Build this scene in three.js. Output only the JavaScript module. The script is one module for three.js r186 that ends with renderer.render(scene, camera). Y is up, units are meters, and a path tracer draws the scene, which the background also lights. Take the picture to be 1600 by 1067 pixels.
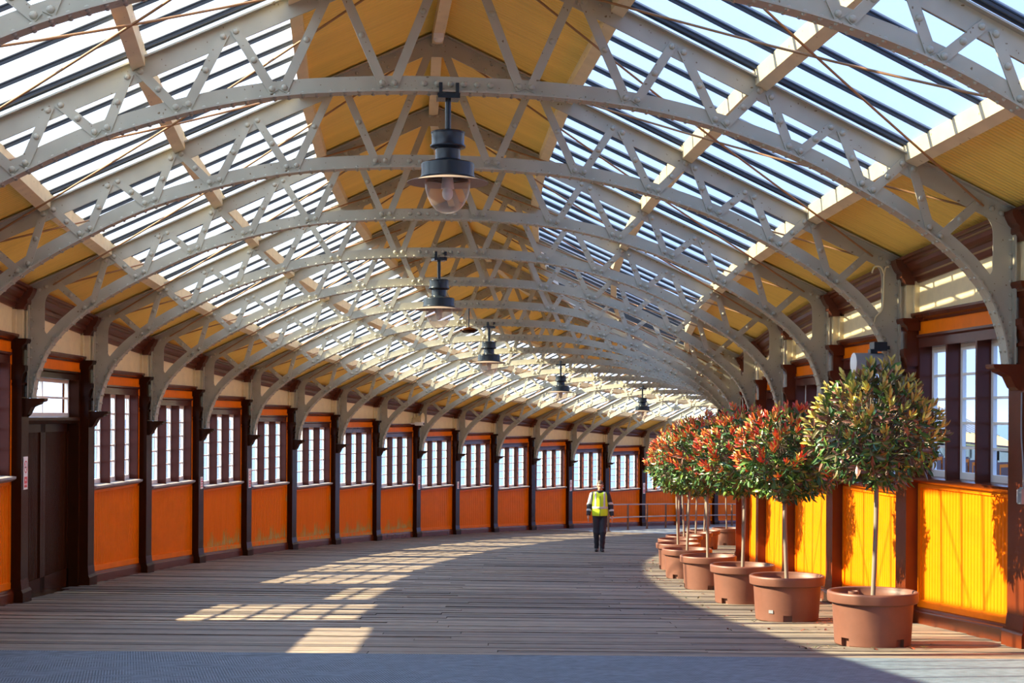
import * as THREE from 'three';
import { mergeGeometries } from 'three/addons/utils/BufferGeometryUtils.js';
import { Brush, Evaluator, SUBTRACTION } from 'three-bvh-csg';

// ---------------------------------------------------------------- camera, sky, sun, exposure
const scene = new THREE.Scene();
const renderer = new THREE.WebGLRenderer({ antialias: true });
renderer.toneMapping = THREE.LinearToneMapping;
renderer.toneMappingExposure = 3.7;
renderer.shadowMap.enabled = true;
const EYE = 2.445;                                       // eye height above the datum of bay 0; the floor under the camera is higher
const camera = new THREE.PerspectiveCamera(2 * Math.atan(533.5 / 2507) * 180 / Math.PI, 1600 / 1067, 0.1, 5000);
camera.position.set(0, EYE, 0);
camera.rotation.z = 0.006;
camera.setViewOffset(1600, 1067, 0, -119.5, 1600, 1067);
scene.add(camera);
const SUN_AZ = -0.045, SUN_EL = 31.7 * Math.PI / 180;    // travels across the hall from the left
const sun = new THREE.DirectionalLight(new THREE.Color(1.0, 0.80, 0.52), 8.6);
{
  const d = new THREE.Vector3(Math.cos(SUN_AZ) * Math.cos(SUN_EL), -Math.sin(SUN_EL), Math.sin(SUN_AZ) * Math.cos(SUN_EL));
  sun.target.position.set(2, 0, -35); sun.position.copy(sun.target.position).addScaledVector(d, -80);
  sun.castShadow = true; sun.shadow.mapSize.set(4096, 4096);
  Object.assign(sun.shadow.camera, { left: -60, right: 60, top: 40, bottom: -40, near: 1, far: 200 });
  scene.add(sun, sun.target);
}
{
  const w = 256, h = 128, data = new Float32Array(w * h * 4), mix = (a, b, t) => a + (b - a) * t;
  for (let j = 0; j < h; j++) for (let i = 0; i < w; i++) {
    const el = ((j + 0.5) / h - 0.5) * Math.PI, az = ((i + 0.5) / w - 0.5) * 2 * Math.PI;
    const x = Math.cos(el) * Math.cos(az), k = (j * w + i) * 4, t = Math.pow(Math.max(0, Math.sin(el)), 0.55);
    const side = 0.5 - 0.5 * x;                          // brighter towards the sun's half of the sky
    const g = 0.45 + 1.1 * side * side, hz = 0.25 + 0.75 * side;  // the half away from the sun is a deeper blue
    data[k] = mix(0.95 * hz, 0.30, t) * g; data[k + 1] = mix(1.05 * (0.3 + 0.7 * hz), 0.54, t) * g; data[k + 2] = mix(1.15, 1.0, t) * (0.2 + 0.8 * g); data[k + 3] = 1;
  }
  const sky = new THREE.DataTexture(data, w, h, THREE.RGBAFormat, THREE.FloatType);
  sky.mapping = THREE.EquirectangularReflectionMapping; sky.magFilter = THREE.LinearFilter; sky.needsUpdate = true;
  scene.background = sky; scene.backgroundIntensity = 0.92;
}

// ---------------------------------------------------------------- helpers
const V = (x, y, z) => new THREE.Vector3(x, y, z);
let seed = 12345;
const rnd = () => { seed = (seed * 1664525 + 1013904223) >>> 0; return seed / 4294967296; };
const rr = (a, b) => a + (b - a) * rnd();
const taken = new Map();
function numbered(n) { const k = taken.get(n) || 0; taken.set(n, k + 1); return k ? n + '_' + String(k).padStart(3, '0') : n; }
function tag(o, label, category, group, kind) { o.userData = { label, category }; if (group) o.userData.group = group; if (kind) o.userData.kind = kind; return o; }
function thing(name, label, category, group, kind) { const o = new THREE.Group(); o.name = numbered(name); scene.add(o); return tag(o, label, category, group, kind); }
function part(name, geometry, material, parent) { const m = new THREE.Mesh(geometry, material); m.name = name; m.castShadow = m.receiveShadow = true; parent.add(m); return m; }
function sub(name, parent) { const g = new THREE.Group(); g.name = name; parent.add(g); return g; }
const ORD = ['first', 'second', 'third', 'fourth', 'fifth', 'sixth', 'seventh', 'eighth', 'ninth', 'tenth', 'eleventh', 'twelfth', 'thirteenth', 'fourteenth', 'fifteenth', 'sixteenth', 'seventeenth', 'eighteenth', 'nineteenth', 'twentieth', 'twenty-first', 'twenty-second', 'twenty-third', 'twenty-fourth', 'twenty-fifth', 'twenty-sixth', 'twenty-seventh', 'twenty-eighth'];

class Mb {                                               // collects faces; uv in metres by the face's main direction
  constructor(map) { this.p = []; this.c = null; this.map = map; this.uvs = []; }
  quad(a, b, c, d, uv) { this.tri(a, b, c, uv && [uv[0], uv[1], uv[2]]); this.tri(a, c, d, uv && [uv[0], uv[2], uv[3]]); return this; }
  tri(a, b, c, uv) { for (const q of [a, b, c]) { const r = this.map ? this.map(q[0], q[1], q[2]) : q; this.p.push(r[0], r[1], r[2]); } this.uvs.push(uv || null); return this; }
  box(x0, x1, y0, y1, z0, z1) { return this.hexa([x0, y0, z0], [x1, y0, z0], [x1, y0, z1], [x0, y0, z1], [x0, y1, z0], [x1, y1, z0], [x1, y1, z1], [x0, y1, z1]); }
  hexa(a, b, c, d, e, f, g, h) { return this.quad(a, b, c, d).quad(h, g, f, e).quad(d, c, g, h).quad(b, a, e, f).quad(a, d, h, e).quad(c, b, f, g); }
  bar(a, b, w, h, up = [0, 1, 0]) {                      // box between two points: w across, h along `up`
    const A = V(...a), B = V(...b), t = B.clone().sub(A).normalize(), s = V(...up).cross(t).normalize(), u = t.clone().cross(s);
    const q = (P, i, j) => P.clone().addScaledVector(s, i * w / 2).addScaledVector(u, j * h / 2).toArray();
    return this.hexa(q(A, -1, -1), q(A, 1, -1), q(B, 1, -1), q(B, -1, -1), q(A, -1, 1), q(A, 1, 1), q(B, 1, 1), q(B, -1, 1));
  }
  profile(pts, x0, x1, dy0 = 0, dy1 = 0) {               // closed (z, y) outline swept along x, seen from +x counter-clockwise or not alike
    const n = pts.length; let area = 0;
    for (let i = 0; i < n; i++) { const [a, b] = pts[i], [c, d] = pts[(i + 1) % n]; area += a * d - c * b; }
    const P = area < 0 ? pts : pts.slice().reverse();
    for (let i = 0; i < n; i++) { const [z, y] = P[i], [z2, y2] = P[(i + 1) % n]; this.quad([x0, y + dy0, z], [x0, y2 + dy0, z2], [x1, y2 + dy1, z2], [x1, y + dy1, z]); }
    const shape = THREE.ShapeUtils.triangulateShape(P.map(([z, y]) => new THREE.Vector2(z, y)), []);
    for (const [i, j, k] of shape) { const q = (m, x, dy) => [x, P[m][1] + dy, P[m][0]]; this.tri(q(i, x0, dy0), q(j, x0, dy0), q(k, x0, dy0)); this.tri(q(i, x1, dy1), q(k, x1, dy1), q(j, x1, dy1)); }
    return this;
  }
  build() {
    const g = new THREE.BufferGeometry(), n = this.p.length / 9, uv = new Float32Array(n * 6), p = this.p, e = V(), f = V();
    for (let t = 0; t < n; t++) {
      const o = t * 9; let s = this.uvs[t];
      if (!s) {
        e.set(p[o + 3] - p[o], p[o + 4] - p[o + 1], p[o + 5] - p[o + 2]); f.set(p[o + 6] - p[o], p[o + 7] - p[o + 1], p[o + 8] - p[o + 2]); e.cross(f);
        const ax = Math.abs(e.x), ay = Math.abs(e.y), az = Math.abs(e.z), m = ay >= ax && ay >= az ? [0, 2] : ax >= az ? [2, 1] : [0, 1];
        s = [0, 1, 2].map((k) => [p[o + k * 3 + m[0]], p[o + k * 3 + m[1]]]);
      }
      for (let k = 0; k < 3; k++) { uv[t * 6 + k * 2] = s[k][0]; uv[t * 6 + k * 2 + 1] = s[k][1]; }
    }
    g.setAttribute('position', new THREE.Float32BufferAttribute(p, 3)); g.setAttribute('uv', new THREE.BufferAttribute(uv, 2));
    g.computeVertexNormals(); return g;
  }
}
function tube(pts, r, seg = 6, n = 24) { return new THREE.TubeGeometry(new THREE.CatmullRomCurve3(pts.map((p) => V(...p))), n, r, seg, false); }
function lathe(pts, seg = 28) { return new THREE.LatheGeometry(pts.map(([x, y]) => new THREE.Vector2(x, y)), seg); }

// ---------------------------------------------------------------- the curve of the hall: a helix of bays about one centre
const RL = 88.094, CX = 81.621, CZ = 24.604, T0 = -0.04054, DT = 0.04089, DROP = 0.1561, W = 10.68, RC = RL - W / 2, HW = W / 2;
const phi = (s) => T0 + DT * s;
function cyl(s, xc, h) { const a = phi(s), r = RC - xc; return V(CX - r * Math.cos(a), h - DROP * s, -(CZ + r * Math.sin(a))); }
function uncyl(x, z) { const a = CX - x, b = -z - CZ; return [(Math.atan2(b, a) - T0) / DT, RC - Math.hypot(a, b)]; }
const floorY = (x, z) => -DROP * uncyl(x, z)[0];
function place(o, s) { o.position.copy(cyl(s, 0, 0)); o.rotation.y = -phi(s); return o; }
function bayMap(xc, h, v) {                              // bay coordinates (across, height, fraction along) in the frame of its first rib
  const r = RC - xc, x1 = RC - r * Math.cos(DT), z1 = -r * Math.sin(DT);
  return [xc + (x1 - xc) * v, h - DROP * v, z1 * v];
}
function wallFrame(o, side, i) {                          // x along the wall, z into the hall, y from the floor at mid bay
  const a = cyl(side < 0 ? i : i + 1, side * HW, 0), b = cyl(side < 0 ? i + 1 : i, side * HW, 0);
  o.position.set(a.x, -DROP * (i + 0.5), a.z); o.rotation.y = Math.atan2(-(b.z - a.z), b.x - a.x); return o;
}
function postFrame(o, side, i) { const a = cyl(i, side * HW, 0); o.position.copy(a); o.rotation.y = side < 0 ? Math.PI / 2 - phi(i) : -Math.PI / 2 - phi(i); return o; }
const LL = 2 * RL * Math.sin(DT / 2), LR = 2 * (RL - W) * Math.sin(DT / 2);
const FIRST = -7, LAST = 18;                             // bays

// ---------------------------------------------------------------- materials
function canvasTex(w, h, draw, srgb = true, rep) {
  const c = document.createElement('canvas'); c.width = w; c.height = h; draw(c.getContext('2d'), w, h);
  const t = new THREE.CanvasTexture(c); if (srgb) t.colorSpace = THREE.SRGBColorSpace; t.wrapS = t.wrapT = THREE.RepeatWrapping; if (rep) t.repeat.set(...rep); return t;
}
function noiseTex(w, h, f, srgb, rep) {
  const d = new Uint8Array(w * h * 4);
  for (let j = 0; j < h; j++) for (let i = 0; i < w; i++) { const c = f(i / w, j / h), k = (j * w + i) * 4; for (let m = 0; m < 3; m++) d[k + m] = Math.max(0, Math.min(255, (Array.isArray(c) ? c[m] : c) * 255)); d[k + 3] = 255; }
  const t = new THREE.DataTexture(d, w, h); t.magFilter = THREE.LinearFilter; t.minFilter = THREE.LinearFilter; t.wrapS = t.wrapT = THREE.RepeatWrapping; if (srgb) t.colorSpace = THREE.SRGBColorSpace; if (rep) t.repeat.set(...rep); t.needsUpdate = true; return t;
}
const lat = new Float32Array(64 * 64).map(() => rnd());
function vn(x, y, px = 64, py = 64) {                    // tiling value noise
  const m = (a, n) => ((a % n) + n) % n, i = Math.floor(x), j = Math.floor(y), u = x - i, v = y - j, s = (t) => t * t * (3 - 2 * t), L = (a, b) => lat[m(b, py) * 64 + m(a, px)];
  const a = L(i, j), b = L(i + 1, j), c = L(i, j + 1), d = L(i + 1, j + 1), p = s(u), q = s(v); return (a + (b - a) * p) * (1 - q) + (c + (d - c) * p) * q;
}
const std = (r, g, b, roughness, more = {}) => new THREE.MeshPhysicalMaterial({ color: new THREE.Color().setRGB(r, g, b), roughness, ...more });
const mottle = noiseTex(256, 256, (u, v) => { const n = 0.5 * vn(u * 8, v * 8, 8, 8) + 0.3 * vn(u * 24, v * 24, 24, 24) + 0.2 * vn(u * 60, v * 60, 60, 60); return 0.80 + 0.2 * n; }, false, [0.7, 0.7]);
const chips = noiseTex(512, 512, (u, v) => {              // old paint with small rust spots
  const a = vn(u * 58, v * 61, 58, 61), b = vn(u * 9 + 3, v * 9, 9, 9), c = vn(u * 34, v * 31, 34, 31), m = 0.86 + 0.14 * b;
  return a * 0.55 + c * 0.45 > 0.855 ? [0.42 * m, 0.30 * m, 0.18 * m] : [m, m, m * 0.98];
}, false, [1, 1]);
const M = {
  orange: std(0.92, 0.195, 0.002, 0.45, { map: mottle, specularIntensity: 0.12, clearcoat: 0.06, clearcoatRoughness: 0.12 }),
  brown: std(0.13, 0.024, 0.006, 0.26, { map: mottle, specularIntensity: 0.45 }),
  fin: std(0.105, 0.028, 0.018, 0.2, { map: mottle, specularIntensity: 0.28 }),
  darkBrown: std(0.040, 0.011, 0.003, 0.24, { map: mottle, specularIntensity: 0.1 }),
  cornice: std(0.13, 0.034, 0.013, 0.3, { map: mottle, specularIntensity: 0.6 }),
  cream: std(0.90, 0.76, 0.46, 0.42, { map: mottle }),
  white: std(0.84, 0.83, 0.80, 0.4),
  iron: std(0.45, 0.415, 0.325, 0.40, { map: chips }),
  board: std(1.0, 0.68, 0.15, 0.33, { map: noiseTex(128, 512, (u, v) => 0.84 + 0.16 * (0.6 * vn(u * 30, v * 3, 30, 3) + 0.4 * vn(u * 6, v * 6, 6, 6)), false, [1, 0.4]), specularIntensity: 0.5 }),
  purlin: std(0.82, 0.68, 0.43, 0.5, { map: chips }),
  roof: std(0.12, 0.12, 0.13, 0.8),
  lead: std(0.035, 0.04, 0.05, 0.5),
  glass: new THREE.MeshPhysicalMaterial({ color: new THREE.Color().setRGB(0.77, 0.88, 0.94), roughness: 0.42, transmission: 1, thickness: 0, specularIntensity: 1,
    map: noiseTex(256, 8, (u) => (Math.floor(u * 64) % 2 ? 1 : 0.9), false, [4, 1]) }),
  pane: new THREE.MeshPhysicalMaterial({ color: new THREE.Color().setRGB(0.94, 0.97, 0.99), roughness: 0.03, transmission: 1, thickness: 0 }),
  lampGlass: new THREE.MeshPhysicalMaterial({ color: new THREE.Color().setRGB(0.90, 0.84, 0.82), roughness: 0.36, transmission: 1, thickness: 0 }),
  lampMetal: std(0.016, 0.022, 0.030, 0.25, { specularIntensity: 0.7 }),
  brim: std(0.30, 0.22, 0.18, 0.55, { map: chips }),
  bulb: std(0.8, 0.78, 0.72, 0.3),
  rod: std(0.34, 0.17, 0.07, 0.6),
  steelGrey: std(0.22, 0.23, 0.25, 0.45),
  sillTop: std(0.30, 0.29, 0.30, 0.5, { map: chips }),
  terracotta: std(0.175, 0.066, 0.040, 0.5, { map: mottle }),
  soil: std(0.045, 0.03, 0.02, 0.95),
  bark: std(0.27, 0.21, 0.16, 0.85, { map: noiseTex(64, 256, (u, v) => 0.6 + 0.4 * vn(u * 12, v * 50, 12, 50), false, [2, 3]) }),
  slab: std(0.05, 0.045, 0.04, 0.95),
};
M.orangeWorn = std(1, 1, 1, 0.45, { specularIntensity: 0.12 });
M.orangeWorn.map = canvasTex(512, 512, (c, w, h) => {
  c.fillStyle = '#f07605'; c.fillRect(0, 0, w, h);
  for (let i = 0; i < 900; i++) { const x = rnd() * w; c.fillStyle = `rgba(${rnd() < 0.5 ? '200,90,0' : '250,130,10'},0.10)`; c.fillRect(x, rnd() * h * 0.8, 1 + rnd() * 3, h * 0.3 * rnd()); }
  for (let i = 0; i < 520; i++) {
    const x = rnd() * w, y1 = h * (0.95 - 0.06 * rnd()), len = h * (0.03 + 0.22 * Math.pow(rnd(), 1.5)) * (0.35 + 0.65 * Math.sin(x * 0.021 + 1) ** 2);
    c.fillStyle = `rgba(${165 + rnd() * 30},${160 + rnd() * 30},${95 + rnd() * 40},${0.2 + 0.4 * rnd()})`; c.fillRect(x, y1 - len - h * 0.03, 1 + rnd() * 4, len);
  }
});

// timber for the deck: a few tones sharing one grain
const grain = noiseTex(512, 128, (u, v) => { const n = 0.45 * vn(u * 5, v * 40, 5, 40) + 0.35 * vn(u * 14, v * 60, 14, 60) + 0.2 * vn(u * 40, v * 24, 40, 24); const g = 0.64 + 1.25 * (n - 0.5); return [g, g * 0.985, g * 0.97]; }, false, [0.33, 2.2]);
const deckMats = [[0.32, 0.262, 0.203], [0.235, 0.197, 0.16], [0.40, 0.332, 0.25], [0.175, 0.146, 0.12], [0.31, 0.26, 0.208]].map((c) => std(c[0], c[1], c[2], 0.62, { map: grain, bumpMap: grain, bumpScale: 0.004 }));

// ---------------------------------------------------------------- floor
const structure = 'structure';
const deckLine = (zc, x) => zc - (0.084 + 0.00255 * (zc - 14.37)) * x;        // depth of a board edge that crosses the axis at zc
const DECK0 = 14.37, DECK1 = 60.9;
{
  const floor = thing('floor', 'weathered timber boardwalk floor curving away between the two walls', 'floor', null, structure);
  const wallX = (zc, left) => { let x = left ? -5 : 5; for (let k = 0; k < 60; k++) { const z = -deckLine(zc, x), xc = uncyl(x, z)[1]; x += (left ? -HW - 0.16 : HW + 0.16) - xc; } return x; };
  const boards = []; let z = DECK0;
  while (z < DECK1) { const w = 0.19 + 0.06 * rnd(), gap = rnd() < 0.3 ? 0.018 + 0.022 * rnd() : 0.008; boards.push([z, Math.min(DECK1, z + w - gap)]); z += w; }
  const make = (b, x0, x1, lift) => {
    const m = new Mb(), n = 5, top = (x, zz) => [x, floorY(x, -zz) + lift, -zz], u0 = rnd() * 3;
    for (let k = 0; k < n; k++) {
      const xa = x0 + (x1 - x0) * k / n, xb = x0 + (x1 - x0) * (k + 1) / n, uv = (x, v) => [x + u0, v + u0];
      const A = top(xa, deckLine(b[0], xa)), B = top(xb, deckLine(b[0], xb)), C = top(xb, deckLine(b[1], xb)), D = top(xa, deckLine(b[1], xa)), dn = (q) => [q[0], q[1] - 0.05, q[2]], v1 = b[1] - b[0];
      m.quad(A, B, C, D, [uv(xa, 0), uv(xb, 0), uv(xb, v1), uv(xa, v1)]);
      m.quad(dn(A), dn(B), B, A, [uv(xa, -0.05), uv(xb, -0.05), uv(xb, 0), uv(xa, 0)]); m.quad(D, C, dn(C), dn(D), [uv(xa, v1), uv(xb, v1), uv(xb, v1 + 0.05), uv(xa, v1 + 0.05)]);
    }
    return m.build();
  };
  let made = 0; const rest = [];
  boards.forEach((b, i) => {
    const xl = wallX(b[0], true), xr = wallX(b[0], false), xj = xl + (xr - xl) * (i % 3 === 0 ? 0.45 : i % 3 === 1 ? 0.52 : 0.72) + rr(-0.3, 0.3);
    for (const [a, c] of [[xl, xj - 0.004], [xj + 0.004, xr]]) {
      const g = make(b, a, c, rr(-0.007, 0.007));
      if (made < 300) { part('plank', g, deckMats[Math.floor(rnd() * 5)], floor); made++; } else rest.push(g);
    }
  });
  part('far_planks', mergeGeometries(rest), deckMats[1], floor).userData.kind = 'stuff';
  const gridMesh = (za, zb, off, lift, n = 30) => {       // a surface that follows the floor between two deck lines
    const m = new Mb();
    for (let k = 0; k < n; k++) for (let j = 0; j < 10; j++) {
      const z0 = za + (zb - za) * k / n, z1 = za + (zb - za) * (k + 1) / n;
      const q = (zc, t) => { const l = wallX(zc, true) - off, r = wallX(zc, false) + off, x = l + (r - l) * t, d = deckLine(zc, x); return [x, floorY(x, -d) + lift, -d]; };
      const a = q(z0, j / 10), b = q(z0, (j + 1) / 10), c = q(z1, (j + 1) / 10), d = q(z1, j / 10); m.quad(a, b, c, d, [a, b, c, d].map((p) => [p[0], p[2]]));
    }
    return m.build();
  };
  part('sub_floor', gridMesh(4, 60.9, 0.3, -0.07), M.slab, floor);
  const ribbed = noiseTex(1024, 1024, (u, v) => {          // fine ribs that run along the hall, worn away in places
    const n = 0.55 * vn(u * 5, v * 9, 5, 9) + 0.45 * vn(u * 14, v * 20, 14, 20), f = 0.5 * vn(u * 60, v * 60, 60, 60) + 0.5 * vn(u * 33, v * 40, 33, 40);
    const rib = 0.5 + 0.5 * Math.sin(2 * Math.PI * (100 * u - 24 * v)), k = Math.max(0, Math.min(1, (n - 0.32) * 3));
    const g = (0.62 + 0.5 * (n - 0.5) + 0.3 * (f - 0.5)) * (1 - 0.62 * k * (1 - rib)); return [g, g, g];
  }, false, [0.42, 0.42]);
  const asphalt = std(0.25, 0.325, 0.40, 0.75, { specularIntensity: 0.4, map: ribbed, bumpMap: ribbed, bumpScale: 0.003 });
  const front = part('pavement', gridMesh(2, DECK0 - 0.012, 0.1, 0.004), asphalt, scene); front.name = 'pavement';
  tag(front, 'blue-grey ribbed asphalt apron in front of the boardwalk', 'pavement', null, structure);
  const far = part('pavement_001', gridMesh(DECK1 + 0.05, 92, 0.1, 0.002, 36), std(0.17, 0.20, 0.235, 0.75, { map: mottle }), scene);
  tag(far, 'smooth grey asphalt beyond the boardwalk, around the metal railing', 'pavement', null, structure);
  const line = part('line_marking', gridMesh(DECK1 + 0.0, DECK1 + 0.09, 0.0, 0.008, 1), std(0.72, 0.55, 0.16, 0.6), scene);
  tag(line, 'yellow edge line where the boardwalk meets the far asphalt', 'floor marking', null, structure);
  const sea = part('sea', new THREE.CircleGeometry(4000, 48).rotateX(-Math.PI / 2).translate(0, -7, 0), std(0.05, 0.10, 0.13, 0.25), scene);
  tag(sea, 'grey-blue sea under and around the pier, behind the windows', 'sea', null, structure);
}

// ---------------------------------------------------------------- ceiling: boards, purlins, ridge, glazed strips
const ROOF0 = 6.60, PITCH = 0.463, roofY = (xc) => ROOF0 - PITCH * Math.abs(xc);
{
  const ceiling = thing('ceiling', 'long pitched roof of cream boards with ribbed glass skylights on both slopes', 'ceiling', null, structure);
  const boards = (x0, x1, n) => {
    const m = new Mb(bayMap), up = 0.07;
    for (let k = 0; k < n; k++) {
      const a = k / n, b = (k + 1) / n, q = (x, h, v) => [x, roofY(x) + h, v], len = Math.abs(x1 - x0);
      const strip = (va, ha, vb, hb) => m.quad(q(x0, ha, va), q(x1, ha, va), q(x1, hb, vb), q(x0, hb, vb), [[va * 3.4, 0], [va * 3.4, len], [vb * 3.4, len], [vb * 3.4, 0]]);
      const pr = [[0, 0.024], [0.1, 0.007], [0.3, 0.0], [0.7, 0.001], [0.9, 0.008], [1, 0.024]];
      for (let j = 0; j < 5; j++) strip(a + (b - a) * pr[j][0], pr[j][1], a + (b - a) * pr[j + 1][0], pr[j + 1][1]);
    }
    const q = (x, h, v) => [x, roofY(x) + h, v];
    m.quad(q(x0, up, 0), q(x0, up, 1), q(x1, up, 1), q(x1, up, 0)); m.quad(q(x0, 0, 0), q(x0, up, 0), q(x0, up, 1), q(x0, 0, 1)); m.quad(q(x1, 0, 1), q(x1, up, 1), q(x1, up, 0), q(x1, 0, 0));
    return m.build();
  };
  const purlin = (xc, w, d) => { const m = new Mb(bayMap), s = Math.sign(xc) || 1, a = xc - w / 2, b = xc + w / 2, y = (x) => roofY(x); return m.hexa([a, y(a) - d, 0], [b, y(b) - d, 0], [b, y(b) - d, 1], [a, y(a) - d, 1], [a, y(a) + 0.06, 0], [b, y(b) + 0.06, 0], [b, y(b) + 0.06, 1], [a, y(a) + 0.06, 1]).build(); };
  const X0 = 1.46, X1 = 4.22, NP = 6;
  const geo = {};
  for (const s of [-1, 1]) {
    geo['eave' + s] = boards(s * (HW + 0.36), s * X1, 48); geo['ridge' + s] = boards(s * X0, 0, 48);
    geo['p' + s] = [1.46, 2.82, 4.26].map((x) => purlin(s * x, 0.11, 0.1));
    geo['pane' + s] = []; geo['bar' + s] = [];
    for (let k = 0; k < NP; k++) {
      const va = k / NP + 0.006, vb = (k + 1) / NP - 0.006, q = (x, v) => [s * x, roofY(x) + 0.085, v], m = new Mb(bayMap);
      m.quad(q(X0 - 0.05, va), q(X1 + 0.08, va), q(X1 + 0.08, vb), q(X0 - 0.05, vb), [[va * 3.4, 0], [va * 3.4, 3], [vb * 3.4, 3], [vb * 3.4, 0]]); geo['pane' + s].push(m.build());
    }
    for (let k = 0; k <= NP; k++) {
      const v = Math.min(0.99, Math.max(0.01, k / NP)), m = new Mb(bayMap), h = 0.0058, q = (x, dv, y) => [s * x, roofY(x) + y, v + dv];
      const solid = (hw, ya, yb) => m.hexa(q(X0 - 0.05, -hw, ya), q(X1 + 0.08, -hw, ya), q(X1 + 0.08, hw, ya), q(X0 - 0.05, hw, ya), q(X0 - 0.05, -hw, yb), q(X1 + 0.08, -hw, yb), q(X1 + 0.08, hw, yb), q(X0 - 0.05, hw, yb));
      solid(h * 0.5, 0.045, 0.085); solid(h, 0.075, 0.105); geo['bar' + s].push(m.build());
    }
  }
  const ridge = new Mb(bayMap).hexa([-0.06, ROOF0 - 0.16, 0], [0.06, ROOF0 - 0.16, 0], [0.06, ROOF0 - 0.16, 1], [-0.06, ROOF0 - 0.16, 1], [-0.06, ROOF0 + 0.05, 0], [0.06, ROOF0 + 0.05, 0], [0.06, ROOF0 + 0.05, 1], [-0.06, ROOF0 + 0.05, 1]).build();
  const rods = []; for (const s of [-1, 1]) { const e = (xc, v) => bayMap(s * xc, roofY(xc) - 0.16, v); const sag = (a, b) => { const m = [0, 1, 2].map((k) => (a[k] + b[k]) / 2); m[1] -= 0.05; return tube([a, m, b], 0.012, 5, 10); }; rods.push(sag(e(0.25, 0.02), e(4.95, 0.98)), sag(e(0.9, 0.98), e(5.0, 0.02))); }
  for (let i = FIRST; i <= LAST; i++) {
    const put = (name, g, m, parent = ceiling) => { const o = part(name, g, m, parent); place(o, i); return o; };
    for (const s of [-1, 1]) {
      put('ceiling_boards', geo['eave' + s], M.board); put('ceiling_boards', geo['ridge' + s], M.board);
      for (const g of geo['p' + s]) put('purlin', g, M.purlin);
      const sky = sub('skylight', ceiling); place(sky, i);
      for (const g of geo['pane' + s]) part('pane', g, M.glass, sky);
      for (const g of geo['bar' + s]) part('glazing_bar', g, M.lead, sky);
    }
    put('ridge_beam', ridge, M.purlin);
    if (i >= -4) for (const r of rods) put('tie_rod', r, M.rod);
  }
}

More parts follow.
